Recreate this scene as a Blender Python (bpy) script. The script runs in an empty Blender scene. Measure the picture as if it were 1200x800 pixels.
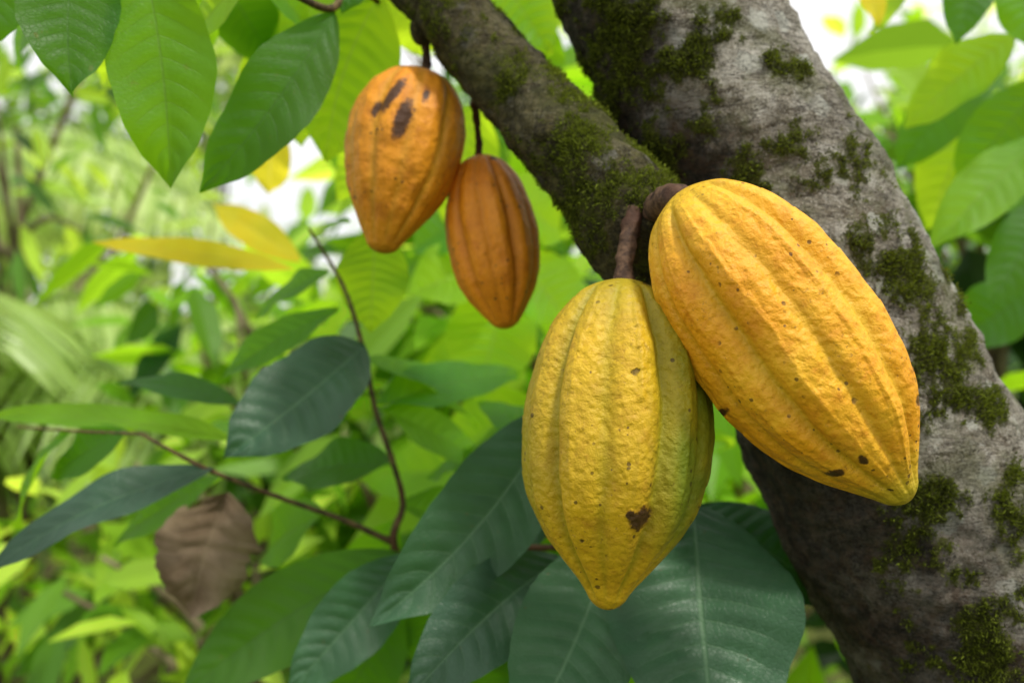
import bpy, math, random
import numpy as np
from mathutils import Vector, noise
random.seed(7); rng=np.random.default_rng(7)
scene=bpy.context.scene
K=36.0/35.0/1200.0
def at(u,v,d): return np.array([(u-600)*K*d, d, 1.5-(v-400)*K*d])
def nrm(a): a=np.asarray(a,float); return a/(np.linalg.norm(a,axis=-1,keepdims=True)+1e-12)
def S(r,g,b):
    f=lambda c:((c/255+0.055)/1.055)**2.4 if c/255>0.04045 else c/255/12.92
    return (f(r),f(g),f(b),1)
# ---------------- node helper
class NT:
    def __init__(s,name):
        s.m=bpy.data.materials.new(name); s.m.use_nodes=True; s.t=s.m.node_tree; s.t.nodes.clear()
        s.out=s.n('ShaderNodeOutputMaterial')
    def n(s,t,**k):
        nd=s.t.nodes.new(t)
        for a,b in k.items(): setattr(nd,a,b)
        return nd
    def setin(s,sock,v):
        if isinstance(v,bpy.types.NodeSocket): s.t.links.new(v,sock)
        elif v is not None:
            sock.default_value=v
    def math(s,op,a,b=None,c=None,clamp=False):
        nd=s.n('ShaderNodeMath',operation=op,use_clamp=clamp)
        s.setin(nd.inputs[0],a)
        if b is not None: s.setin(nd.inputs[1],b)
        if c is not None: s.setin(nd.inputs[2],c)
        return nd.outputs[0]
    def mix(s,f,a,b,mode='MIX'):
        nd=s.n('ShaderNodeMix',data_type='RGBA',blend_type=mode)
        s.setin(nd.inputs[0],f); s.setin(nd.inputs[6],a); s.setin(nd.inputs[7],b)
        return nd.outputs[2]
    def rng(s,v,a,b,c=0.0,d=1.0,smooth=True):
        nd=s.n('ShaderNodeMapRange',interpolation_type='SMOOTHSTEP' if smooth else 'LINEAR')
        s.setin(nd.inputs[0],v)
        for i,x in enumerate((a,b,c,d)): nd.inputs[i+1].default_value=x
        return nd.outputs[0]
    def coord(s,o='Object'): return s.n('ShaderNodeTexCoord').outputs[o]
    def noise(s,vec,scale,detail=4,rough=.55,dist=0.0):
        nd=s.n('ShaderNodeTexNoise'); s.setin(nd.inputs['Vector'],vec)
        nd.inputs['Scale'].default_value=scale; nd.inputs['Detail'].default_value=detail
        nd.inputs['Roughness'].default_value=rough; nd.inputs['Distortion'].default_value=dist
        return nd.outputs['Fac']
    def vor(s,vec,scale,feature='F1',out='Distance',rnd=1.0):
        nd=s.n('ShaderNodeTexVoronoi',feature=feature); s.setin(nd.inputs['Vector'],vec)
        nd.inputs['Scale'].default_value=scale; nd.inputs['Randomness'].default_value=rnd
        return nd.outputs[out]
    def attr(s,name,out='Fac'):
        return s.n('ShaderNodeAttribute',attribute_name=name).outputs[out]
    def bump(s,h,strength,dist,normal=None):
        nd=s.n('ShaderNodeBump'); s.setin(nd.inputs['Height'],h)
        nd.inputs['Strength'].default_value=strength; nd.inputs['Distance'].default_value=dist
        if normal is not None: s.setin(nd.inputs['Normal'],normal)
        return nd.outputs[0]
    def pbsdf(s,col,rough,normal=None,spec=0.5,**k):
        p=s.n('ShaderNodeBsdfPrincipled'); s.setin(p.inputs['Base Color'],col); s.setin(p.inputs['Roughness'],rough)
        s.setin(p.inputs['Specular IOR Level'],spec)
        if normal is not None: s.setin(p.inputs['Normal'],normal)
        return p.outputs[0]
    def done(s,sh): s.t.links.new(sh,s.out.inputs[0]); return s.m

# ---------------- object helper
def mk(name,verts,faces,loc,mat,parent=None,attrs=None,uv=None,smooth=True,**props):
    loc=np.asarray(loc,float)
    me=bpy.data.meshes.new(name)
    vl=np.asarray(verts,float)-loc
    me.from_pydata(vl.tolist(),[],[list(map(int,f)) for f in faces] if not isinstance(faces,np.ndarray) else faces.tolist())
    if attrs:
        for an,av in attrs.items():
            a=me.attributes.new(an,'FLOAT','POINT'); a.data.foreach_set('value',np.asarray(av,np.float32).ravel())
    if uv is not None:
        l=me.uv_layers.new(name='UVMap'); vi=np.zeros(len(me.loops),int); me.loops.foreach_get('vertex_index',vi)
        l.data.foreach_set('uv',np.asarray(uv,np.float32)[vi].ravel())
    if smooth: me.polygons.foreach_set('use_smooth',[True]*len(me.polygons))
    me.materials.append(mat); me.update()
    o=bpy.data.objects.new(name,me); scene.collection.objects.link(o)
    if parent is not None:
        o.parent=parent; o.location=Vector(loc-np.array(parent.location))
    else: o.location=Vector(loc)
    for a,b in props.items(): o[a]=b
    return o
def empty(name,loc,**props):
    o=bpy.data.objects.new(name,None); o.empty_display_size=.05; scene.collection.objects.link(o); o.location=Vector(loc)
    for a,b in props.items(): o[a]=b
    return o
def grid_faces(nv,nu,wrap=True):
    i=np.arange(nv-1)[:,None]; j=np.arange(nu if wrap else nu-1)[None,:]
    a=i*nu+j; b=i*nu+(j+1)%nu; c=(i+1)*nu+(j+1)%nu; d=(i+1)*nu+j
    return np.stack([a,b,c,d],-1).reshape(-1,4)
def catmull(P,n):
    P=np.asarray(P,float); Q=np.vstack([2*P[0]-P[1],P,2*P[-1]-P[-2]])
    m=len(P)-1; t=np.linspace(0,m,n); i=np.minimum(t.astype(int),m-1); f=(t-i)[:,None]
    p0,p1,p2,p3=Q[i],Q[i+1],Q[i+2],Q[i+3]
    return .5*((2*p1)+(-p0+p2)*f+(2*p0-5*p1+4*p2-p3)*f*f+(-p0+3*p1-3*p2+p3)*f**3)
def frames(C):
    T=nrm(np.gradient(C,axis=0)); n=np.cross(T[0],[0,1,0.01]); n=n/np.linalg.norm(n); N=[];
    for t in T:
        n=n-t*np.dot(n,t); n/=np.linalg.norm(n); N.append(n.copy())
    N=np.array(N); return T,N,np.cross(T,N)
def tube(P,R,n=40,k=12,disp=None):
    PR=np.hstack([np.asarray(P,float),np.asarray(R,float)[:,None]]); X=catmull(PR,n); C=X[:,:3]; r=X[:,3]
    T,N,B=frames(C); th=np.linspace(0,2*math.pi,k,endpoint=False)
    D=N[:,None,:]*np.cos(th)[None,:,None]+B[:,None,:]*np.sin(th)[None,:,None]
    V=C[:,None,:]+D*r[:,None,None]
    V=V.reshape(-1,3); D=D.reshape(-1,3)
    if disp is not None:
        dd=np.array([disp(Vector(p)) for p in V]); V=V+D*dd[:,None]
    F=grid_faces(n,k).tolist()
    F.append(list(range(k))[::-1]); F.append([ (n-1)*k+i for i in range(k)])
    return V,F,D

# ================= MATERIALS
def pod_mat(name,base,alt,green,dark,speck=1.0,rough=(.42,.58),bs=.9,gm=.5):
    m=NT(name); co=m.coord(); 
    n1=m.noise(co,14,4,.6); n2=m.noise(co,60,5,.65); n3=m.noise(co,220,4,.7)
    c=m.mix(m.rng(n1,.38,.64),base,alt)
    c=m.mix(m.math('MULTIPLY',m.rng(n2,.45,.75),.55),c,dark)
    c=m.mix(m.math('MULTIPLY',m.rng(n3,.48,.76),.45),c,dark)
    g=m.attr('green'); c=m.mix(m.math('MULTIPLY',g,m.rng(n1,.2,.6,.55,1.0)),c,green)
    gr=m.attr('groove'); c=m.mix(m.math('MULTIPLY',gr,gm),c,green)
    sc=m.math('MULTIPLY',m.rng(m.noise(co,420,3,.7),.56,.72),m.rng(m.noise(co,22,3,.6),.44,.64))
    c=m.mix(m.math('MULTIPLY',sc,.65),c,(.13,.06,.012,1))
    def specks(c,scale,thr,r0,r1,amt,ns,lo):
        v=m.n('ShaderNodeTexVoronoi',feature='F1'); m.setin(v.inputs['Vector'],co); v.inputs['Scale'].default_value=scale
        sep=m.n('ShaderNodeSeparateColor'); m.t.links.new(v.outputs['Color'],sep.inputs[0])
        sel=m.rng(sep.outputs[0],thr,thr+.02); rad=m.math('MULTIPLY_ADD',sep.outputs[1],r1,r0)
        dd=m.math('SUBTRACT',rad,m.math('MULTIPLY_ADD',n3,.35,v.outputs['Distance'])); sp=m.math('MULTIPLY',sel,m.rng(dd,-.03,.04))
        sp=m.math('MULTIPLY',sp,m.rng(m.noise(co,ns,2),lo,lo+.08))
        return m.mix(m.math('MULTIPLY',sp,amt),c,(.045,.022,.008,1)),sp
    c,sp=specks(c,70,.80,.17,.24,.85*speck,20,.48)
    c,sp2=specks(c,210,.74,.26,.27,.75*speck,33,.46)
    st=m.attr('stain'); stn=m.math('MULTIPLY',m.rng(m.math('MULTIPLY_ADD',m.noise(co,170,6,.8),1.6,st),.98,1.3),m.rng(st,.02,.25))
    c=m.mix(m.math('MULTIPLY',m.rng(st,.0,.5),.45),c,S(150,80,14))
    c=m.mix(m.math('MULTIPLY',stn,.93),c,(.035,.014,.006,1))
    h=m.math('ADD',m.math('MULTIPLY',m.noise(co,80,3,.5,.3),.65),m.math('MULTIPLY',m.noise(co,320,4,.65),.40))
    h=m.math('ADD',h,m.math('MULTIPLY',m.vor(co,230,'SMOOTH_F1'),.36))
    h=m.math('SUBTRACT',h,m.math('MULTIPLY',sp,.3))
    nb=m.bump(h,bs,.0031)
    rg=m.rng(n2,.3,.7,rough[0],rough[1],False)
    return m.done(m.pbsdf(c,rg,nb,.4))
M_pod_r=pod_mat('husk_golden',S(234,164,20),S(240,184,40),S(184,164,34),S(196,112,8))
M_pod_l=pod_mat('husk_olive_yellow',S(218,176,24),S(206,168,30),S(116,130,22),S(172,118,14))
M_pod_3=pod_mat('husk_orange',S(228,150,24),S(216,138,20),S(184,146,36),S(164,92,14),rough=(.5,.62),bs=.5)
M_pod_4=pod_mat('husk_burnt_orange',S(232,148,24),S(224,136,20),S(180,116,22),S(184,100,14),rough=(.48,.6),bs=.5)

def stem_mat():
    m=NT('woody_stem'); co=m.coord(); n=m.noise(co,160,5,.65); n2=m.noise(co,30,3)
    c=m.mix(m.rng(n,.35,.7),S(54,38,28),S(112,86,64)); c=m.mix(m.rng(n2,.5,.7),c,S(80,54,40))
    return m.done(m.pbsdf(c,.75,m.bump(n,.8,.002),.3))
M_stem=stem_mat()
def twig_mat():
    m=NT('twig_bark'); co=m.coord(); n=m.noise(co,120,4,.65)
    c=m.mix(m.rng(n,.35,.7),S(60,52,32),S(116,98,60)); c=m.mix(m.math('MULTIPLY',m.rng(m.noise(co,14,3),.5,.62),.7),c,S(96,60,40))
    return m.done(m.pbsdf(c,.7,m.bump(n,.5,.002),.3))
M_twig=twig_mat()
def bark_mat(name,b0,b1,pale,base0,base1,k=1.0,gk=.45):
    m=NT(name); co=m.coord()
    mp=m.n('ShaderNodeMapping'); m.t.links.new(co,mp.inputs[0]); mp.inputs['Rotation'].default_value=(0,.5,0); mp.inputs['Scale'].default_value=(.7,1,2.6)
    n0=m.noise(co,6,4,.6,.3); n1=m.noise(co,30,7,.72,.5); n2=m.noise(co,120,7,.74); n3=m.noise(co,520,5,.75); nf=m.noise(mp.outputs[0],75,6,.75,.6)
    c=m.mix(m.rng(n0,.40,.60),base0,base1)
    c=m.mix(m.math('MULTIPLY',m.rng(n1,.50,.58),.75),c,pale)
    c=m.mix(m.math('MULTIPLY',m.rng(n1,.44,.36),.6),c,S(112,98,78))
    c=m.mix(m.math('MULTIPLY',m.rng(nf,.47,.37),.75),c,S(74,62,46))
    c=m.mix(m.math('MULTIPLY',m.rng(n2,.45,.37),.6),c,S(66,58,44))
    c=m.mix(m.math('MULTIPLY',m.rng(n3,.52,.64),.6*k),c,S(230,226,214))
    c=m.mix(m.math('MULTIPLY',m.rng(n3,.45,.35),.65),c,S(54,46,34))
    vv=m.vor(co,34,'F1'); lm=m.math('MULTIPLY',m.rng(m.math('MULTIPLY_ADD',n2,.6,vv),.62,.54),m.rng(m.noise(co,9,3),.44,.52))
    c=m.mix(m.math('MULTIPLY',lm,.7*k),c,S(214,216,204))
    gm=m.math('MULTIPLY',m.rng(m.noise(co,16,5,.7),.48,.60),gk); c=m.mix(gm,c,S(100,108,56))
    br=m.attr('brown'); c=m.mix(m.math('MULTIPLY',br,m.rng(n1,.2,.6,1.0,.85)),c,m.mix(m.rng(n2,.42,.62),b0,b1))  # brown bark tone, also carries the trunk's painted underside shade
    cr=m.rng(m.math('ABSOLUTE',m.math('SUBTRACT',m.noise(mp.outputs[0],30,6,.72,.8),.5)),.013,.0); c=m.mix(m.math('MULTIPLY',cr,.75),c,S(34,27,20))
    ms=m.attr('moss'); mm=m.rng(m.math('ADD',ms,m.math('MULTIPLY_ADD',n2,1.8,-.9)),.34,.58)
    mc=m.mix(m.rng(n2,.35,.65),S(44,48,16),S(98,106,34)); mc=m.mix(m.rng(n3,.4,.7),mc,S(62,58,28))
    c=m.mix(m.math('MULTIPLY',mm,.92),c,mc)
    h=m.math('ADD',m.math('MULTIPLY',n1,.8),m.math('MULTIPLY',n2,.8)); h=m.math('ADD',h,m.math('MULTIPLY',nf,.7)); h=m.math('ADD',h,m.math('MULTIPLY',n3,.32)); h=m.math('SUBTRACT',h,m.math('MULTIPLY',cr,.35))
    return m.done(m.pbsdf(c,.86,m.bump(h,1.0,.008),.22))
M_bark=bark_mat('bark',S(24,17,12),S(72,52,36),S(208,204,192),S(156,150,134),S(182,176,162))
M_bark2=bark_mat('branch_bark',S(40,35,18),S(98,90,50),S(134,130,96),S(88,84,52),S(112,106,72),k=.4,gk=.7)
def moss_mat():
    m=NT('moss'); t=m.attr('tint'); c=m.mix(m.rng(t,0,.6),S(52,58,16),S(114,128,34)); c=m.mix(m.rng(t,.7,1),c,S(172,186,62))
    p=m.pbsdf(c,.8,None,.2); tr=m.n('ShaderNodeBsdfTranslucent'); m.setin(tr.inputs[0],c)
    mx=m.n('ShaderNodeMixShader'); mx.inputs[0].default_value=.35; m.t.links.new(p,mx.inputs[1]); m.t.links.new(tr.outputs[0],mx.inputs[2])
    return m.done(mx.outputs[0])
M_moss=moss_mat()

def leaf_mat(name,base,alt,vein,trans,tf,rough=.42,nv=11,spec=.5,veinamt=.4,vary=.5):
    m=NT(name); uv=m.n('ShaderNodeSeparateXYZ'); m.t.links.new(m.coord('UV'),uv.inputs[0])
    co=m.coord()
    ax=m.math('ABSOLUTE',m.math('MULTIPLY_ADD',uv.outputs[0],2.0,-1.0))
    ph=m.math('MULTIPLY_ADD',uv.outputs[1],float(nv),m.math('MULTIPLY',m.math('POWER',ax,1.3),-1.5))
    ph=m.math('MULTIPLY_ADD',m.noise(co,22,2),.25,ph)
    fr=m.math('ABSOLUTE',m.math('SUBTRACT',m.math('FRACT',m.math('ADD',ph,.375)),.5))
    lat=m.math('MULTIPLY',m.rng(fr,.05,.01),m.rng(ax,1.0,.3)); mid=m.rng(ax,.04,.012)
    vf=m.math('MAXIMUM',m.math('MULTIPLY',lat,.6),mid)
    n=m.noise(co,18,4,.6); n2=m.noise(co,300,3,.6); rnd=m.n('ShaderNodeObjectInfo').outputs['Random']
    c=m.mix(m.rng(n,.35,.65),base,alt)
    c=m.mix(m.math('MULTIPLY',m.rng(m.noise(co,90,4,.7),.66,.72),.75),c,(.10,.06,.015,1))
    hs=m.n('ShaderNodeHueSaturation'); m.setin(hs.inputs['Color'],c); m.setin(hs.inputs['Value'],m.math('MULTIPLY_ADD',rnd,vary,1-vary/2)); m.setin(hs.inputs['Hue'],m.math('MULTIPLY_ADD',rnd,-.06*vary,.5+.024*vary)); c=hs.outputs[0]
    c2=m.mix(m.math('MULTIPLY',vf,veinamt),c,vein)
    net=m.vor(co,260,'DISTANCE_TO_EDGE')
    h=m.math('ADD',m.math('MULTIPLY',m.rng(net,0,.12),.25),m.math('MULTIPLY',n2,.2))
    h=m.math('SUBTRACT',h,m.math('MULTIPLY',vf,.8))
    p=m.pbsdf(c2,m.rng(n,.3,.7,rough-.06,rough+.1,False),m.bump(h,.5,.0014),spec)
    tr=m.n('ShaderNodeBsdfTranslucent'); m.setin(tr.inputs[0],m.mix(m.math('MULTIPLY',vf,.5),trans,vein))
    mx=m.n('ShaderNodeMixShader'); mx.inputs[0].default_value=tf; m.t.links.new(p,mx.inputs[1]); m.t.links.new(tr.outputs[0],mx.inputs[2])
    return m.done(mx.outputs[0])
L_dark=leaf_mat('leaf_dark_teal',S(56,96,66),S(44,80,54),S(108,146,104),S(90,150,30),.18,.44,12,.5,.4)
L_deep=leaf_mat('leaf_deep_green',S(36,76,22),S(46,90,26),S(96,136,66),S(140,205,24),.50,.46,11,.4)
L_mid=leaf_mat('leaf_mid_green',S(66,124,26),S(58,110,28),S(130,166,70),S(175,232,28),.55,.46,11,.4)
L_bright=leaf_mat('leaf_bright_green',S(124,182,28),S(110,166,28),S(184,208,90),S(216,250,44),.66,.46,10,.45,.4,.8)
L_yellow=leaf_mat('leaf_yellow',S(255,232,50),S(255,218,30),S(252,238,140),S(255,240,60),.6,.5,10,.4,.2,.05)
L_dead=leaf_mat('leaf_dry_brown',S(158,138,114),S(112,94,74),S(176,156,130),S(130,110,84),.12,.85,7,.15,.3,.1)

def cloud_mat(name,c0,c1,c2,tf,rough=.5,tv=1.75):
    m=NT(name); t=m.attr('tint'); c=m.mix(m.rng(t,0.08,.55,smooth=False),c0,c1); c=m.mix(m.rng(t,.55,.95,smooth=False),c,c2)
    p=m.pbsdf(c,rough,None,.5); tr=m.n('ShaderNodeBsdfTranslucent')
    hs=m.n('ShaderNodeHueSaturation'); m.setin(hs.inputs['Color'],c); hs.inputs['Value'].default_value=tv; hs.inputs['Hue'].default_value=.480
    m.t.links.new(hs.outputs[0],tr.inputs[0])
    mx=m.n('ShaderNodeMixShader'); mx.inputs[0].default_value=tf; m.t.links.new(p,mx.inputs[1]); m.t.links.new(tr.outputs[0],mx.inputs[2])
    return m.done(mx.outputs[0])
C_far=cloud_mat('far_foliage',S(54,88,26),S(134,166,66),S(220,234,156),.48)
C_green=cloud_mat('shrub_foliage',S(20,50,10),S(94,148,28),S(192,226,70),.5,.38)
C_bright=cloud_mat('sunlit_foliage',S(34,84,8),S(136,194,26),S(214,242,84),.6)  # sunlit look put into the leaf colours
C_dark=cloud_mat('shaded_foliage',S(10,30,9),S(42,84,26),S(110,158,56),.36,.34)  # shade of the dark foliage gaps put into the leaf colours
C_palm=cloud_mat('palm_foliage',S(104,136,52),S(160,188,96),S(224,236,176),.42,.36)

# ================= LEAF (detailed)
def leaf(B,T,w,mat,parent,bow=.06,fold=.18,side=0.0,nh=(0,-.8,.6),nv=11,amp=.03,label=None,curl=0.0,name='leaf',rag=0.0,wave=1.0):
    B=np.asarray(B);T=np.asarray(T); L=np.linalg.norm(T-B); d=(T-B)/L; N=np.asarray(nh,float); N=N-d*np.dot(N,d); N/=np.linalg.norm(N); X=np.cross(d,N)
    NV,NU=84,17; t=np.linspace(0,1,NV)[:,None]; x=np.linspace(-1,1,NU)[None,:]
    tt=np.clip(t,0,1); wp=np.sin(math.pi*tt**.92)**.78
    wp=np.where(tt>.86,wp*(1-((tt-.86)/.14)*.45),wp)
    sd=B[0]*37+B[2]*91
    eL=np.array([noise.noise(Vector((q*5,sd,0)))+.6*noise.noise(Vector((q*17,sd,3))) for q in t[:,0]])[:,None]
    eR=np.array([noise.noise(Vector((q*5,sd,9)))+.6*noise.noise(Vector((q*17,sd,13))) for q in t[:,0]])[:,None]
    ed=np.where(x<0,eL,eR)
    W=w/2*wp*(1+(.05+rag)*ed)
    ph=t*nv-1.5*np.abs(x)**1.3
    corr=amp*w*(np.abs(np.sin(math.pi*ph))-.5)*np.clip(np.abs(x)*4,0,1)*np.clip(1.15-np.abs(x),0,1)
    wav=wave*(.06*w*np.sin(t*9+sd+x*1.2)*np.abs(x)+.03*w*np.sin(t*17+sd*2)*x)
    P=B+d*(t*L)[...,None]+N*(bow*L*4*t*(1-t)+fold*np.abs(x)*W-curl*w*(x**2)*wp+corr+wav)[...,None]+X*(x*W+side*L*4*t*(1-t))[...,None]
    V=P.reshape(-1,3); F=grid_faces(NV,NU,False)
    uv=np.stack(np.broadcast_arrays((x+1)/2,t),-1).reshape(-1,2)
    pr={}
    if label: pr['label']=label
    return mk(name,V,F,B,mat,parent,uv=uv,**pr)

# ================= PODS
def pod(top,tip,w,prof,spin,mat,seed,deep=.055,lump=.03,res=(240,260),stains=(),greenf=None,label='',stem=None,bend=0.0):
    top=np.asarray(top);tip=np.asarray(tip); L=np.linalg.norm(tip-top); ax=(tip-top)/L
    xr=np.cross(ax,[0,1,0]); xr/=np.linalg.norm(xr); yr=np.cross(ax,xr)
    NT_,NU=res[0],res[1]
    s=np.linspace(0,1,NT_); t=(1-np.cos(s*math.pi))/2
    pt,pw=zip(*prof); g=np.linspace(0,1,600); gw=np.interp(g,pt,pw); k=np.exp(-.5*(np.arange(-40,41)/13)**2); k/=k.sum()
    gp=np.pad(gw,40,mode='edge'); gs=np.convolve(gp,k,'valid')
    r=np.interp(t,g,gs)*np.sqrt(np.clip(1-(1-np.clip(t/.05,0,1))**2,0,1))*np.sqrt(np.clip(1-(1-np.clip((1-t)/.035,0,1))**2,0,1))
    th=np.linspace(0,2*math.pi,NU,endpoint=False)
    V=np.zeros((NT_,NU,3)); G=np.zeros((NT_,NU)); GN=np.zeros((NT_,NU))
    so=Vector((seed*3.1,seed*1.7,seed*.9))
    for i in range(NT_):
        ti=t[i]; env=min(1,ti/.06)*min(1,(1-ti)/.09)
        for j in range(NU):
            a=th[j]; e=Vector((math.cos(a),math.sin(a),ti*2.6))
            aw=a+spin+.07*noise.noise(e*1.0+so)+.02*noise.noise(e*3.3+so)+.06*(ti-.5)
            q=aw*5/math.pi
            gi=int(round(q))%10; dq=abs(q-round(q))
            dp=deep*(1.0 if gi%2==0 else .5)*(1+.3*noise.noise(Vector((gi*7.3,ti*3,seed))))
            gw_=math.exp(-(dq/.15)**2)
            rr=1+dp*(.5-1.15*gw_-.5*math.cos(dq*math.pi))*env
            ln=noise.fractal(e*2.0+so,1,2,2)*lump+noise.noise(e*6+so)*lump*.36+noise.noise(Vector((e.x*12,e.y*12,e.z*7))+so)*lump*.24+noise.noise(Vector((e.x*30,e.y*30,e.z*20))+so)*lump*.11
            R=r[i]*w*rr+w*ln*min(1,r[i]*1.6)*env
            V[i,j]=top+ax*(ti*L)+(xr*math.cos(a)+yr*math.sin(a))*R+xr*(bend*L*4*ti*(1-ti))
            G[i,j]=gw_*env*(1.0 if gi%2==0 else .6)
            if greenf: GN[i,j]=greenf(ti,V[i,j])
    P=V.reshape(-1,3)
    st=np.zeros(len(P))
    axis=lambda deg:(math.cos(math.radians(deg)),math.sin(math.radians(deg)))
    for (c,lw,lh,deg) in stains:
        c=np.asarray(c); dd=P-c; ca,sa=axis(deg); along=dd[:,0]*ca+dd[:,2]*sa; acr=-dd[:,0]*sa+dd[:,2]*ca
        dx=np.sqrt((along/lw)**2+(acr/lh)**2); st=np.maximum(st,np.where(dd[:,1]<.05,np.clip(1-dx,0,1),0))
    F=grid_faces(NT_,NU).tolist(); F.append(list(range(NU))); F.append([(NT_-1)*NU+i for i in range(NU)][::-1])
    o=mk('cacao_pod',P,F,top,mat,attrs={'groove':G.ravel(),'stain':st,'green':np.clip(GN.ravel(),0,1)},label=label,category='cacao pod',group='cacao pods hanging on the tree')
    if stem:
        pts,rad=stem
        Vs,Fs,_=tube(pts,rad,36,18,lambda p:.0012*noise.noise(p*160)+.0008*noise.noise(p*420))
        mk('stem',Vs,Fs,pts[0],M_stem,o)
    return o
prof_l=[(0,.30),(.02,.38),(.05,.50),(.1,.64),(.17,.79),(.25,.89),(.36,.97),(.48,1),(.6,.97),(.7,.87),(.79,.69),(.87,.46),(.92,.30),(.955,.21),(.98,.18),(1,.14)]
prof_r=[(0,.30),(.02,.38),(.05,.52),(.1,.68),(.18,.84),(.28,.95),(.4,1),(.54,1),(.66,.93),(.76,.79),(.85,.56),(.91,.37),(.95,.25),(.98,.19),(1,.14)]
prof_3=[(0,.36),(.03,.5),(.08,.70),(.16,.88),(.28,1),(.42,1.01),(.56,.94),(.68,.81),(.78,.65),(.87,.47),(.94,.32),(1,.2)]
prof_4=[(0,.3),(.03,.42),(.08,.58),(.18,.8),(.32,.95),(.46,1),(.6,.97),(.72,.87),(.82,.69),(.9,.49),(.96,.32),(1,.2)]
dR=.585; dL=.62
tipR=at(1064,588,.575)
def gR(t,p):
    return max(0,1-np.linalg.norm(p-tipR)/.04)*1.5+ max(0,.10-t)*6
pod(at(795,226,.60),tipR,109*K*dR,prof_r,.35,M_pod_r,3,deep=.11,lump=.022,label='golden yellow ripe cacao pod resting against the trunk',
    stains=[(at(985,556,.55),.006,.004,10),(at(866,490,.54),.005,.003,60),(at(1016,540,.54),.005,.003,-40)],greenf=gR,
    stem=([at(764,254,.66),at(770,243,.635),at(782,236,.62),at(797,232,.607),at(812,238,.598)],[.0055,.0085,.0098,.0085,.006]))
def gL(t,p):
    u=p[0]/(K*p[1])+600
    return float(np.clip((u-755)/50,0,1))*1.0+max(0,.2-t)*2.2+.1+float(np.clip((650-u)/40,0,1))*.45
pod(at(731,327,.625),at(711,714,.605),107*K*dL,prof_l,.1,M_pod_l,9,deep=.105,lump=.022,label='olive yellow ridged cacao pod hanging from the branch',
    stains=[(at(750,606,.57),.011,.008,50),(at(737,600,.57),.004,.004,0)],greenf=gL,
    stem=([at(742,250,.655),at(738,272,.648),at(733,300,.638),at(731,322,.632),at(731,338,.63)],[.0085,.0062,.0056,.0066,.0078]))
pod(at(494,84,.79),at(446,296,.77),67*K*.78,prof_3,.5,M_pod_3,14,deep=.06,lump=.034,res=(150,150),label='orange cacao pod with dark brown scars near its stem',
    stains=[(at(470,137,.73),.023,.0085,72),(at(458,106,.73),.024,.006,58),(at(438,122,.73),.010,.005,60),(at(497,105,.73),.010,.004,80)],greenf=lambda t,p:max(0,t-.8)*1.5,
    stem=([at(497,40,.79),at(499,60,.79),at(500,78,.79),at(496,92,.79)],[.005,.0034,.0034,.005]))
pod(at(561,182,.80),at(594,385,.79),53*K*.79,prof_4,.2,M_pod_4,21,deep=.10,lump=.02,res=(150,150),label='slim burnt orange cacao pod hanging under the branch',
    stem=([at(556,118,.79),at(559,145,.80),at(561,170,.80),at(561,190,.80)],[.004,.0028,.0028,.0045]))

# ================= THE CACAO TREE
tree=empty('cacao_tree',at(1560,2150,.9)*[1,1,0],label='cacao tree with leaning mossy grey trunk and branch',category='tree')
blobs=[ (690,40,95),(735,110,90),(668,95,60),(785,175,65),(735,20,80),(790,60,55),(980,190,60),(1015,225,50),(1000,165,40),(1045,268,45),(1120,375,60),(1110,445,60),(1088,590,45),(1185,600,45),(1155,745,75),(1080,660,40),(1120,790,60),(880,200,45),(1150,400,40),(1050,560,30),(930,60,34),(1010,140,36),
  (860,20,34),(1190,560,30),(1020,270,50),(1080,340,40),(960,215,40),(1170,480,30),(1190,720,50),(1060,300,40),(1100,350,40)]
MB=[(at(u,v,.66),r*K*.68) for u,v,r in blobs]
BB=[(at(u,v,.67),r*K*.7) for u,v,r in [(740,205,65),(715,250,60),(690,180,65),(640,110,65),(570,40,65),(600,90,60),(520,20,45),(665,235,38),(755,245,40)]]
def mossmask(V,B,thr=.48,base=0.0):
    m=np.zeros(len(V))+base
    for c,r in B:
        d=V-c; dd=np.sqrt(d[:,0]**2+d[:,2]**2+(d[:,1]*.35)**2)/r; m=np.maximum(m,np.exp(-dd*dd*.85))
    nn=np.array([noise.fractal(Vector(p)*34,.9,2,5) for p in V])
    n2=np.array([noise.fractal(Vector(p)*130+Vector((9,2,5)),.7,2,3) for p in V])
    return np.clip((m*.85+nn*.72+n2*.46)-.20,0,1)*np.clip(m*2.5,0,1)
def trunk_disp(p):
    q=Vector((p.x,p.y,p.z))
    return .006*noise.fractal(q*8,1,2,2)+.0030*noise.fractal(q*32,.85,2.1,5)+.0014*noise.noise(q*150)-.0035*max(0,noise.noise(Vector((p.x*22+p.z*26,p.y*20,p.z*52-p.x*30))))
s=K*.75
TP=[(420,-700,.85),(560,-400,.80),(690,-165,.77),(776,0,.755),(915,268,.75),(1040,540,.75),(1166,745,.75),(1310,980,.76),(1440,1350,.8),(1530,1800,.86),(1560,2150,.9),(1565,2360,.9)]
TR=[80,95,110,117,134,150,166,182,190,205,250,290]
V,F,D=tube([at(*p) for p in TP],[r*s for r in TR],560,270,trunk_disp)
mm=mossmask(V,MB)
V=V+D*(.005*np.clip(mm-.3,0,.5))[:,None]
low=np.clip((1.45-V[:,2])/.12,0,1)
brown=np.clip((-(D[:,0]*.8)-D[:,2]*.6-.16+.30*low)*2.2,0,1)  # shade under the leaning trunk painted in as darker brown
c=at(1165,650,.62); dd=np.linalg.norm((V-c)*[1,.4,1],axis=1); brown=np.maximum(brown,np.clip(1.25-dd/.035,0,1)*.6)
nn=np.array([noise.fractal(Vector(p)*18+Vector((3,1,7)),.9,2,5) for p in V]); brown=np.clip(brown+nn*.5,0,1)
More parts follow.
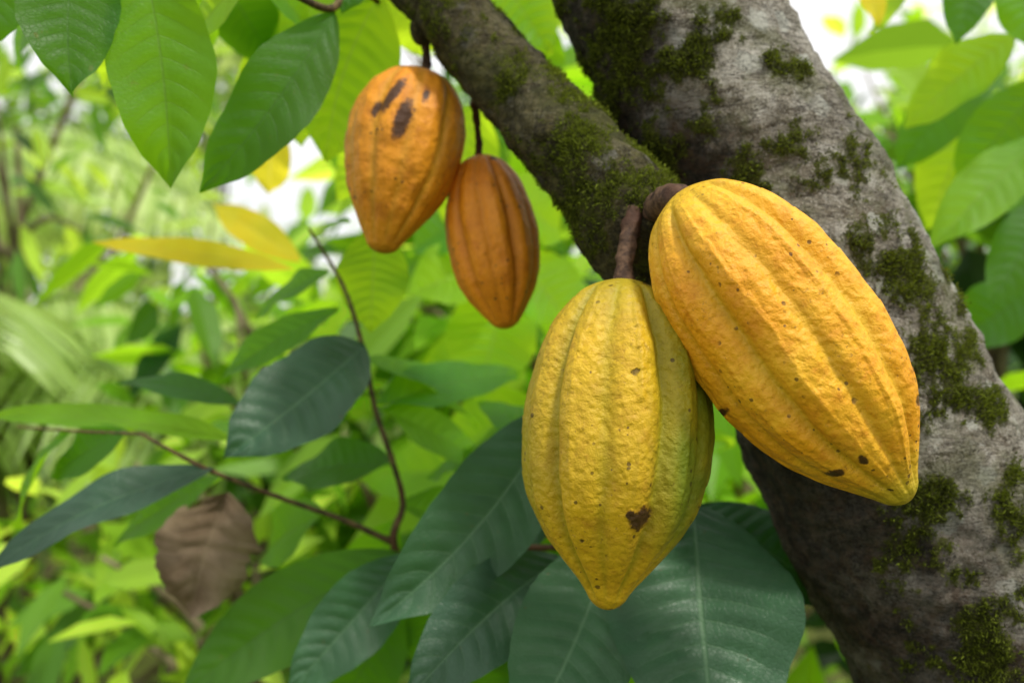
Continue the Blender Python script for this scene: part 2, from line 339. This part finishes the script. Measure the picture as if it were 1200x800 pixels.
mk('trunk',V,F,at(1560,2150,.9)*[1,1,0],M_bark,tree,attrs={'moss':mm,'brown':brown})
def branch_disp(p):
    return .0045*noise.fractal(p*16,1,2,3)+.0024*noise.fractal(p*55,.9,2.1,4)+.001*noise.noise(p*170)
BP=[(250,-330,.86),(370,-150,.82),(450,-65,.80),(515,0,.775),(578,76,.75),(645,150,.72),(705,220,.695),(754,280,.69),(812,345,.715),(880,420,.76)]
BR=[32,37,42,46,48,52,57,66,68,56]
Vb,Fb,Db=tube([at(*p) for p in BP],[r*K*.71 for r in BR],300,150,branch_disp)
mb=mossmask(Vb,BB,base=.42); mb=np.clip(mb*np.clip(Db[:,2]*.5+.95,0,1),0,1)
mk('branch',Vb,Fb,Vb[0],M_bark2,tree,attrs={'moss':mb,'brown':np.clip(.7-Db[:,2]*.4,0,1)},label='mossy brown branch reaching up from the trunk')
def knob(c,r,ax):
    c=np.asarray(c); n=24; u=np.linspace(0,math.pi,n)[:,None]; v=np.linspace(0,2*math.pi,n,endpoint=False)[None,:]
    P=np.stack([np.sin(u)*np.cos(v)*ax[0],np.sin(u)*np.sin(v)*ax[1],np.cos(u)*ax[2]+0*v],-1).reshape(-1,3)*r
    P=np.array([p*(1+.35*noise.noise(Vector(p*70)+Vector(c*9))) for p in P])+c
    mk('bark_knob',P,grid_faces(n,n),c,M_bark2,tree,attrs={'moss':np.full(len(P),.1),'brown':np.full(len(P),1.0)})
knob(at(494,36,.775),15*K*.76,(1.1,.9,1.1)); knob(at(640,158,.688),15*K*.68,(1.2,.8,.8)); knob(at(742,252,.655),22*K*.65,(1.0,.7,.8)); knob(at(768,262,.65),18*K*.65,(1,.9,.9))
def tufts(V,D,mask,n,thr,name):
    front=(mask>thr)&(V[:,2]>1.0)&(V[:,2]<2.3)&(D[:,1]<.45)
    idx=np.where(front)[0]
    w=np.clip(mask[idx]-thr,0,.3)**.6; idx=rng.choice(idx,n,p=w/w.sum())
    base=V[idx]+rng.normal(0,.0012,(n,3)); d=nrm(D[idx]+rng.normal(0,.7,(n,3))+[0,-.1,.25]); ln=rng.uniform(.0012,.0044,n)[:,None]*(.4+1.3*(mask[idx][:,None]-thr))
    sd=nrm(np.cross(d,rng.normal(0,1,(n,3))))*rng.uniform(.0002,.0005,n)[:,None]
    base=base-D[idx]*.0006
    P=np.stack([base-sd,base+sd,base+d*ln*.6+sd*.9,base+d*ln,base+d*ln*.6-sd*.9],1).reshape(-1,3)
    i=np.arange(n)*5; F=np.stack([i,i+1,i+2,i+3,i+4],1)
    tint=np.repeat(rng.uniform(0,1,n)*.6+.4*np.clip(D[idx][:,2],0,1),5)
    mk(name,P,F,base[0],M_moss,tree,attrs={'tint':tint},smooth=False,kind='stuff')
tufts(V,D,mm,54000,.36,'trunk_moss'); tufts(Vb,Db,mb,38000,.26,'branch_moss')

def twig(pts,rad,parent,n=60,name='twig'):
    P=[at(*p) for p in pts]; Vt,Ft,_=tube(P,rad,n,10,lambda p:.0006*noise.noise(p*200)); mk(name,Vt,Ft,P[0],M_twig,parent)
twig([(440,-95,.81),(400,-60,.8),(420,-20,.82),(445,5,.84)],[.006,.004,.003,.002],tree)
twig([(400,-60,.8),(390,10,.76),(300,-30,.72),(190,-60,.68),(80,-70,.68),(20,-80,.70)],[.004,.003,.003,.003,.002,.002],tree)
TL=[(98,-75,.68,86,112,.66,112,L_deep,.05,.05,(.3,-.9,.3)),
 (165,-62,.68,200,222,.70,122,L_mid,.05,-.03,(.2,-1,.25)),
 (392,14,.76,234,226,.74,96,L_deep,.06,-.05,(.35,-.8,.5)),
 (446,-8,.84,382,190,.88,132,L_bright,.04,.05,(.1,-1,.2)),
 (20,-85,.70,-30,60,.70,100,L_deep,.05,.0,(.3,-.9,.3)),
 (300,-34,.74,215,70,.82,80,L_bright,.05,.0,(-.3,-.9,.3)),
 (430,-50,.86,330,50,.92,90,L_bright,.04,.0,(.1,-1,.2)),
 (300,-30,.75,372,54,.87,84,L_mid,.04,.0,(.1,-1,.2)),
 (560,-60,.95,645,64,.98,110,L_bright,.04,.0,(.1,-1,.2)),
 (620,-40,.99,555,60,1.0,90,L_bright,.04,.0,(.1,-1,.2)),
 (240,-60,.80,225,70,.88,80,L_mid,.04,.0,(.1,-1,.2)),
 (120,-60,.8,140,60,.9,90,L_mid,.04,.0,(.1,-1,.2)),
 (340,30,.92,355,170,1.0,80,L_bright,.04,.0,(.1,-1,.2)),
 (430,-80,.80,400,16,.78,70,L_deep,.04,.0,(.1,-1,.2)),
 (60,-70,.8,30,40,.9,80,L_mid,.04,.0,(.1,-1,.2)),
 (470,-60,.92,500,70,1.0,90,L_bright,.04,.0,(.1,-1,.2)),
 (390,-40,.9,420,100,1.0,90,L_mid,.04,.0,(-.3,-1,.2)),
 (200,-60,.9,270,40,1.0,80,L_mid,.04,.0,(.4,-.8,.3)),
 (350,20,1.0,290,140,1.08,70,L_bright,.04,.0,(.4,-.8,.3)),
 (470,130,1.0,395,235,1.05,70,L_bright,.04,.0,(.2,-.9,.4)),
 (120,-50,.95,60,50,1.0,80,L_bright,.04,.0,(.2,-.9,.4)),
 (560,120,1.1,520,260,1.15,90,L_bright,.04,.0,(.2,-.9,.4)),
 (640,20,1.0,600,120,1.05,90,L_mid,.04,.0,(.2,-.9,.4)),
 (60,-40,1.0,20,80,1.1,70,L_deep,.04,.0,(.2,-.9,.4)),
 (250,-40,.9,320,70,1.0,80,L_deep,.04,.0,(-.2,-.9,.4)),
 (180,-40,1.0,120,110,1.1,80,L_bright,.04,.0,(.2,-.9,.4)),
 (345,-40,.95,300,90,1.0,84,L_mid,.04,.0,(.1,-.9,.4))]
for a in TL: leaf(at(*a[0:3]),at(*a[3:6]),a[6]*K*a[2],a[7],tree,bow=a[8],side=a[9],nh=a[10])
twig([(1090,-260,.95),(1160,-60,1.0),(1230,120,1.05),(1240,220,1.08)],[.006,.004,.003,.002],tree)
RL=[(1225,160,1.05,1086,296,1.0,70,L_bright),(1150,-70,1.0,1120,52,.98,60,L_deep),(1190,40,1.05,1060,150,1.1,76,L_bright),(1230,90,1.05,1120,225,1.1,80,L_mid),
    (1235,230,1.08,1160,360,1.05,70,L_deep),(1180,-60,1.0,1210,60,.98,80,L_mid),(1240,220,1.08,1120,250,1.15,60,L_mid),
    (1100,-70,1.0,1020,40,1.1,70,L_bright),(1170,60,1.15,1050,200,1.2,76,L_deep),(1230,330,1.15,1110,410,1.2,80,L_deep),(1150,110,1.2,1085,270,1.25,80,L_bright)]
for a in RL: leaf(at(*a[0:3]),at(*a[3:6]),a[6]*K*a[2],a[7],tree,bow=.05,nh=(-.1,-.8,.5))
leaf(at(1012,-22,1.0),at(1030,30,1.0),34*K*1.0,L_yellow,tree,nh=(.1,-.9,.3),label='small yellow leaf')

# ---- dark leafy shoot below the pods
shoot=empty('cacao_shoot',at(735,1900,.95)*[1,1,0],label='leafy cacao shoot with large dark glossy leaves',category='plant')
twig([(760,2400,.95),(750,1500,.92),(735,900,.86),(700,640,.80),(690,560,.82),(660,470,.85)],[.012,.009,.007,.005,.004,.003],shoot,120,'shoot_stem')
twig([(700,640,.80),(760,590,.80),(815,585,.80)],[.005,.004,.003],shoot,40)
twig([(700,640,.80),(600,640,.84),(500,625,.9)],[.003,.0025,.002],shoot,40)
SL=[(648,478,.84,432,735,.74,112,L_dark,.08,-.06,(.45,-.65,.6)),
 (480,650,.86,335,815,.80,84,L_dark,.05,.0,(.5,-.6,.6)),
 (662,652,.80,470,830,.70,98,L_dark,.07,.04,(.5,-.6,.6)),
 (712,640,.76,606,880,.66,140,L_dark,.05,-.03,(.1,-.9,.4)),
 (812,588,.78,842,905,.66,204,L_dark,.06,.02,(.0,-.85,.5)),
 (806,596,.80,990,712,.80,108,L_dark,.08,.03,(-.1,-.6,.8)),
 (470,648,.92,205,822,.86,98,L_deep,.05,.03,(.4,-.8,.5)),
 (690,600,.84,640,760,.84,110,L_deep,.04,0,(.3,-.9,.2)),
 (800,640,.84,905,860,.8,120,L_deep,.04,0,(-.3,-.9,.2)),
 (560,650,.93,500,800,.95,110,L_deep,.04,0,(.3,-.9,.2)),
 (640,520,.92,500,560,1.0,80,L_mid,.04,0,(.3,-.6,.7)),
 (690,560,.88,560,470,.98,70,L_mid,.05,0,(.0,-.6,.8)),
 (740,700,.85,700,900,.9,150,L_deep,.05,0,(.0,-.9,.3)),
 (700,700,.85,560,880,.9,150,L_deep,.05,0,(.3,-.9,.3)),
 (560,640,.9,430,690,.98,80,L_deep,.05,0,(.3,-.7,.6)),
 (600,640,.88,640,800,.9,120,L_deep,.05,0,(.1,-.9,.3)),
 (470,690,.93,385,860,.96,90,L_deep,.05,0,(.3,-.7,.5)),
 (640,580,.87,545,700,.86,70,L_dark,.05,0,(.3,-.7,.5))]
for a in SL: leaf(at(*a[0:3]),at(*a[3:6]),a[6]*K*a[2],a[7],shoot,bow=a[8],side=a[9],nh=a[10],amp=.034,nv=12)

# ---- young sapling with thin twigs
sap=empty('cacao_sapling',at(600,2200,1.05)*[1,1,0],label='young cacao sapling with thin brown twigs, mixed green leaves',category='plant')
twig([(600,2250,1.05),(590,1400,1.03),(560,900,1.0),(500,720,.97),(462,640,.93),(472,590,.93),(460,540,.92),(440,480,.92),(426,410,.92),(402,335,.93),(362,268,.95)],[.012,.009,.006,.0045,.004,.0030,.0027,.0024,.0022,.0019,.0014],sap,160,'sapling_stem')
twig([(462,636,.93),(400,608,.91),(320,580,.89),(240,548,.87),(165,508,.88)],[.0034,.0026,.0022,.002,.0014],sap)
twig([(165,508,.88),(90,505,.9),(20,500,.92)],[.0014,.0012,.001],sap)
PL=[(428,404,.90,262,538,.82,114,L_dark,.08,-.06,(.2,-.7,.7)),
 (398,362,.93,256,446,.92,52,L_mid,.05,.0,(.1,-.7,.7)),
 (386,318,.95,300,374,1.0,46,L_mid,.05,.0,(.1,-.7,.7)),
 (440,268,.96,434,390,.95,84,L_bright,.05,.0,(.1,-.9,.3)),
 (372,278,.96,410,258,.92,26,L_mid,.05,.0,(.1,-.7,.7)),
 (288,478,.93,136,448,.98,42,L_deep,.06,.0,(.1,-.6,.8)),
 (250,548,.87,-20,672,.80,66,L_dark,.05,.03,(.1,-.6,.8)),
 (272,514,.92,-20,488,.95,52,L_bright,.04,.0,(.0,-.5,.9)),
 (262,560,.92,132,640,.98,60,L_mid,.04,.0,(.1,-.7,.7)),
 (444,480,.94,575,552,1.02,70,L_mid,.05,.0,(.1,-.7,.7)),
 (380,602,.96,310,650,1.05,80,L_mid,.05,0,(.1,-.8,.5)),
 (465,610,.95,400,760,1.05,90,L_mid,.05,0,(.1,-.8,.5)),
 (150,507,.9,60,560,.95,60,L_deep,.05,0,(.1,-.8,.5)),
 (440,478,.94,610,440,1.1,80,L_mid,.05,0,(.1,-.6,.7)),
 (428,420,.94,560,500,1.1,70,L_mid,.05,0,(.1,-.6,.7)),
 (462,545,.94,330,560,1.0,80,L_deep,.05,0,(.1,-.6,.7)),
 (80,505,.92,20,620,1.0,60,L_mid,.05,0,(.1,-.6,.7)),
 (470,590,.95,570,640,1.0,80,L_mid,.05,0,(.1,-.6,.7)),
 (430,430,.94,350,500,1.05,70,L_mid,.05,0,(.1,-.6,.7))]
for a in PL: leaf(at(*a[0:3]),at(*a[3:6]),a[6]*K*a[2],a[7],sap,bow=a[8],side=a[9],nh=a[10],amp=.035)
leaf(at(345,316,1.1),at(108,284,1.16),34*K*1.1,L_yellow,sap,bow=.03,nh=(.1,-.95,.4),label='narrow bright yellow leaf')
leaf(at(352,306,1.25),at(250,240,1.35),44*K*1.25,L_yellow,sap,bow=.03,nh=(-.1,-1,.3),label='bright yellow leaf')
leaf(at(266,576,.93),at(222,722,.91),114*K*.92,L_dead,sap,bow=.09,fold=.55,curl=.30,nh=(.35,-.95,.1),amp=.05,nv=7,rag=.16,wave=2.2,side=.03,label='dry brown curled leaf')
leaf(at(322,145,1.15),at(316,226,1.2),54*K*1.15,L_yellow,tree,nh=(.1,-.9,.4),label='small orange yellow leaf')
# sunlit sapling
sun_s=empty('cacao_sapling',at(620,1800,1.4)*[1,1,0],label='cacao sapling with large backlit yellow green leaves',category='plant')
twig([(620,1850,1.4),(630,1100,1.38),(640,700,1.34),(630,460,1.3),(600,300,1.28),(570,200,1.28)],[.012,.009,.007,.005,.003,.002],sun_s,80,'sapling_stem')
for i,a in enumerate([(605,310,1.28,470,350,1.25,90),(625,410,1.3,490,440,1.3,90),(600,300,1.28,680,400,1.3,100),(580,240,1.28,480,300,1.3,90),(632,470,1.3,520,540,1.35,90),(600,330,1.28,560,470,1.25,110),(575,220,1.28,660,280,1.35,90),(630,450,1.3,730,520,1.3,90),(636,560,1.32,420,560,1.5,90),(640,600,1.33,840,600,1.3,110),(640,520,1.33,860,520,1.3,90)]):
    leaf(at(*a[0:3]),at(*a[3:6]),a[6]*K*a[2],L_mid if i%4==3 else L_bright,sun_s,nh=(random.uniform(-.4,.4),-.8,.5),fold=.3)

# ================= BACKGROUND FOLIAGE
def cloud(C,dirs,norms,L,W,tint,droop=.15):
    n=len(C); L=L[:,None];W=W[:,None]
    d=nrm(dirs); N_=norms-d*np.sum(norms*d,1,keepdims=True); N_=nrm(N_); X=np.cross(d,N_)
    dz=np.array([0,0,-1.0])
    def pt(t,x,up): return C+d*L*t+X*W*x+N_*W*up+dz*L*droop*t*t
    P=np.stack([pt(0,0,0),pt(.3,-.46,.12),pt(.3,0,0),pt(.3,.46,.12),pt(.65,-.42,.1),pt(.65,0,0),pt(.65,.42,.1),pt(1,0,0)],1).reshape(-1,3)
    i=(np.arange(n)*8)[:,None]
    q=np.concatenate([i+np.array([[1,4,5,2]]),i+np.array([[2,5,6,3]])]); tr=np.concatenate([i+np.array([[0,1,2]]),i+np.array([[0,2,3]]),i+np.array([[4,7,5]]),i+np.array([[5,7,6]])])
    return P,q.tolist()+tr.tolist(),np.repeat(tint,8)
def clump_leaves(centers,rad,per,size,flat=.8,updir=(0,-.2,.9),asp=.4,spread=1.0,tb=0):
    centers=np.asarray(centers,float); n=len(centers)*per
    cc=np.repeat(centers,per,axis=0); rr=np.repeat(np.asarray(rad) if np.ndim(rad) else np.full(len(centers),rad),per)[:,None]
    off=nrm(rng.normal(0,1,(n,3)))*rng.uniform(.1,1,(n,1))**.6*rr*[1,1,flat]
    dirs=nrm(off)+rng.normal(0,.5,(n,3))+[0,0,-.25]; norms=np.array(updir)+rng.normal(0,.55,(n,3))*spread
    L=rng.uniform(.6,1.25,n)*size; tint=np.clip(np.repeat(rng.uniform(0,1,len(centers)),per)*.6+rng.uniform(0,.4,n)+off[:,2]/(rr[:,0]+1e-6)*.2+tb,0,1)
    return cloud(cc+off,dirs,norms,L,L*asp,tint)
def add_cloud(name,res,loc,mat,parent=None,**p):
    P,F,t=res; return mk(name,P,F,loc,mat,parent,attrs={'tint':t},smooth=False,**p)
def plain(name,c0,c1,sc):
    m=NT(name); n=m.noise(m.coord(),sc,5,.6); return m.done(m.pbsdf(m.mix(m.rng(n,.35,.65),c0,c1),.9,m.bump(n,.5,.05),.2))
M_bgbark=plain('pale_bark',S(84,70,52),S(140,128,104),12)
M_ground=plain('leaf_litter',S(50,50,24),S(96,104,46),3)

def bush(name,base,top,cr,nc,per,size,mat,label,cat,asp=.4,tb=0):
    base=np.asarray(base,float); top=np.asarray(top,float)
    e=empty(name,base,label=label,category=cat)
    cents=top+rng.normal(0,.5,(nc,3))*cr
    Vt,Ft,_=tube([base,base*.5+top*.5+rng.normal(0,.05,3),top],[.03*cr[2]+.012,.02*cr[2]+.009,.008],24,8); mk('trunk',Vt,Ft,base,M_bgbark,e)
    vs=[];fs=[];o=0
    for c_ in cents[:14]:
        f=random.uniform(.45,.9); a=base*(1-f)+top*f
        Vt,Ft,_=tube([a,a*.5+c_*.5+[0,0,.05],c_],[.012,.009,.004],8,5); vs.append(Vt); fs+= [[q+o for q in f_] for f_ in Ft]; o+=len(Vt)
    mk('limb',np.vstack(vs),fs,base,M_bgbark,e)
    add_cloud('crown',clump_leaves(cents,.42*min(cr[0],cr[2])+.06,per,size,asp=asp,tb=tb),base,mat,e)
    return e
def gb(p): return np.array([p[0],p[1],0.0])
def B(name,u,v,d,cr,nc,per,size,mat,label,cat,asp=.42,tb=0):
    p=at(u,v,d); return bush(name,gb(p)+[random.uniform(-.1,.1),0,0],p,np.array(cr),nc,per,size,mat,label,cat,asp,tb)
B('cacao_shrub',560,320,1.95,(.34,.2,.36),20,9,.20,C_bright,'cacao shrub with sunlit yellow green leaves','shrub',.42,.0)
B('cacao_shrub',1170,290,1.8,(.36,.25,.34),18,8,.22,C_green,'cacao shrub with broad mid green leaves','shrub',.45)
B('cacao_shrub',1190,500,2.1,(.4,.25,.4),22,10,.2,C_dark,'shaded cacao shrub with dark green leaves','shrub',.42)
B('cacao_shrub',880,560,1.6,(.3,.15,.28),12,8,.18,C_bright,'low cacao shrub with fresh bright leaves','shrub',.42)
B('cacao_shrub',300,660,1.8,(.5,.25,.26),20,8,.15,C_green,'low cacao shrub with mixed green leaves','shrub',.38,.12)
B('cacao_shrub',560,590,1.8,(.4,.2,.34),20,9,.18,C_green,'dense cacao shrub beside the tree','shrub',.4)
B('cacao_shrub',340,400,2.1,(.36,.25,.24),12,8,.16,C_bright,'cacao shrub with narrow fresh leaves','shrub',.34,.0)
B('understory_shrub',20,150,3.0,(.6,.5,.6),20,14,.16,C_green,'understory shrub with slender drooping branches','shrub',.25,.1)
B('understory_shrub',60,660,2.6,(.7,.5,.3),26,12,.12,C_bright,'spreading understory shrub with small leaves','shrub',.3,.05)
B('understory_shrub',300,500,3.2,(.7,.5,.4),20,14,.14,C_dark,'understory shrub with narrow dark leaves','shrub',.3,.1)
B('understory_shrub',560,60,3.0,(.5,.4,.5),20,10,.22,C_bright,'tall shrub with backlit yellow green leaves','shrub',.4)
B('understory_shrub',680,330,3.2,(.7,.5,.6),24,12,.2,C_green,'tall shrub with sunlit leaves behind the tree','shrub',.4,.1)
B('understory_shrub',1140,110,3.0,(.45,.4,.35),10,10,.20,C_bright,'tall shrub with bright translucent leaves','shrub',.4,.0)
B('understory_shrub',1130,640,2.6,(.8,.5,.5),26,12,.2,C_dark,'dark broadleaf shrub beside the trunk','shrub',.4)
for (u,v,d,cr,mt) in [(90,150,7,(1.2,1.0,.9),C_green),(250,80,8,(.8,.8,.6),C_far),(560,170,8,(1.0,1.2,1.2),C_green),(1000,320,8,(1.2,1.2,.8),C_green),(1140,150,7.5,(.7,.8,.5),C_green),(1300,210,6.5,(1.1,1.2,1.2),C_green),(-160,250,6,(1.2,1.2,1.4),C_green)]:
    B('tree',u,v,d,cr,26,24,.2,mt,'rainforest tree with airy green crown','tree',.38,.05)
def palm(base,h,nf,fl,seed,label):
    r=np.random.default_rng(seed); base=np.asarray(base,float)
    e=empty('palm',base,label=label,category='palm')
    topp=base+[0,0,h]; Vt,Ft,_=tube([base,base+[.03,0,h*.5],topp],[.07,.05,.05],20,10); mk('trunk',Vt,Ft,base,M_bgbark,e)
    for k in range(nf):
        az=k/nf*2*math.pi+r.uniform(-.2,.2); el=r.uniform(.4,1.25); hd=np.array([math.cos(az),math.sin(az),0])
        t=np.linspace(0,1,34)[:,None]; C=topp+hd*fl*t*math.cos(el)+hd*fl*.45*t*t+np.array([0,0,1.])*fl*(math.sin(el)*t-.85*t*t)
        T=nrm(np.gradient(C,axis=0)); Sd=nrm(np.cross(T,[0,0,1.]))
        ce=[];di=[];no=[];LL=[]
        for sgn in (-1,1):
            ti=np.arange(4,34); cc=C[ti]
            ce.append(cc); di.append(Sd[ti]*sgn+T[ti]*.6+[0,0,-.4]+r.normal(0,.05,(len(ti),3))); no.append(np.cross(Sd[ti],T[ti])+r.normal(0,.1,(len(ti),3))); LL.append(fl*.36*np.sin(np.clip(ti/34,0,.97)*math.pi)**.5+.05)
        ce=np.vstack(ce);di=np.vstack(di);no=np.vstack(no);LL=np.concatenate(LL)
        P,F,tn=cloud(ce,di,no,LL,np.full(len(ce),.03*fl),np.clip(r.uniform(.1,1)*np.ones(len(ce))*.7+r.uniform(0,.3,len(ce)),0,1),.3)
        Vr,Fr,_=tube(C[::5],[.010]*len(C[::5]),20,5); F=F+[[q+len(P) for q in f] for f in Fr]; P=np.vstack([P,Vr]); tn=np.concatenate([tn,np.full(len(Vr),.3)])
        mk('frond',P,F,topp,C_palm,e,attrs={'tint':tn},smooth=False)
palm(gb(at(-20,400,2.7)),1.42,11,.8,1,'young palm with arching feathery pale fronds')
palm(gb(at(200,400,3.4)),1.38,12,.85,2,'palm with drooping feathery fronds')
palm(gb(at(-60,400,4.4)),2.2,12,1.2,5,'taller palm with arching fronds')
palm(gb(at(300,400,5.5)),1.4,12,1.0,8,'palm with spreading feathery fronds')
n=60; xs=np.linspace(-60,60,n); gx,gy=np.meshgrid(xs,xs); gz=np.array([[.12*noise.noise(Vector((a*.15,b*.15,0))) for a in xs] for b in xs])*np.clip(np.hypot(gx,gy)/8,0,1)
mk('ground',np.stack([gx,gy,gz],-1).reshape(-1,3),grid_faces(n,n,False),(0,0,0),M_ground,kind='structure',label='forest floor covered in leaf litter',category='ground')
cs=np.stack([rng.uniform(-7,7,560),rng.uniform(1.6,11,560),rng.uniform(.1,.6,560)],-1)
add_cloud('ground_cover',clump_leaves(cs,.32,20,.15,asp=.35,tb=.12),(0,5,0),C_green,kind='stuff',label='low leafy ground cover under the trees',category='ground cover')
th=rng.uniform(-1.15,1.15,760); rr=rng.uniform(10,17,760); cs=np.stack([np.sin(th)*rr,np.cos(th)*rr,rng.uniform(0,1,760)**1.2*6.0],-1)
top=4.0+2.4*np.array([noise.noise(Vector((a*6,3,1))) for a in th])
keep=(cs[:,2]<top)
cl=(np.abs(th+.205)<.09)&(cs[:,2]>2.5)
cs=cs[keep&~cl]
add_cloud('forest_edge',clump_leaves(cs,.8,24,.36,asp=.4),(0,12,0),C_far,kind='stuff',label='dense far wood of pale green foliage',category='forest')

# ================= LIGHT, SKY, CAMERA
w=bpy.data.worlds.new('World'); scene.world=w; w.use_nodes=True; nt=w.node_tree; bg=nt.nodes['Background']
sk=nt.nodes.new('ShaderNodeTexSky'); sk.sky_type='NISHITA'; sk.sun_disc=False
sd=nrm([.34,-.32,.88]); el=math.asin(sd[2]); az=math.atan2(sd[0],sd[1]); sk.sun_elevation=el; sk.sun_rotation=az; sk.air_density=1.0; sk.dust_density=2.0
tc=nt.nodes.new('ShaderNodeTexCoord'); cn=nt.nodes.new('ShaderNodeTexNoise'); cn.inputs['Scale'].default_value=2.2; cn.inputs['Detail'].default_value=5
nt.links.new(tc.outputs['Generated'],cn.inputs['Vector'])
mr=nt.nodes.new('ShaderNodeMapRange'); nt.links.new(cn.outputs['Fac'],mr.inputs[0]); mr.inputs[1].default_value=.3; mr.inputs[2].default_value=.5; mr.inputs[3].default_value=.75; mr.inputs[4].default_value=.98
mx=nt.nodes.new('ShaderNodeMix'); mx.data_type='RGBA'; nt.links.new(mr.outputs[0],mx.inputs[0]); nt.links.new(sk.outputs[0],mx.inputs[6]); mx.inputs[7].default_value=(8.8,8.8,8.8,1)
nt.links.new(mx.outputs[2],bg.inputs[0]); bg.inputs[1].default_value=.13
ld=bpy.data.lights.new('sun','SUN'); ld.energy=3.3; ld.angle=math.radians(7); ld.color=(1,.95,.86)
lo=bpy.data.objects.new('sun',ld); scene.collection.objects.link(lo); lo.rotation_euler=Vector(sd).to_track_quat('Z','Y').to_euler(); lo.location=(1,-1,4)
cd=bpy.data.cameras.new('camera'); cd.lens=35; cd.sensor_width=36; cd.clip_start=.02; cd.clip_end=300
cd.dof.use_dof=True; cd.dof.focus_distance=.56; cd.dof.aperture_fstop=4.4; cd.dof.aperture_blades=9
co=bpy.data.objects.new('camera',cd); scene.collection.objects.link(co); co.location=(0,0,1.5); co.rotation_euler=(math.radians(90),0,0); scene.camera=co
scene.view_settings.view_transform='Standard'; scene.view_settings.look='None'; scene.view_settings.exposure=0
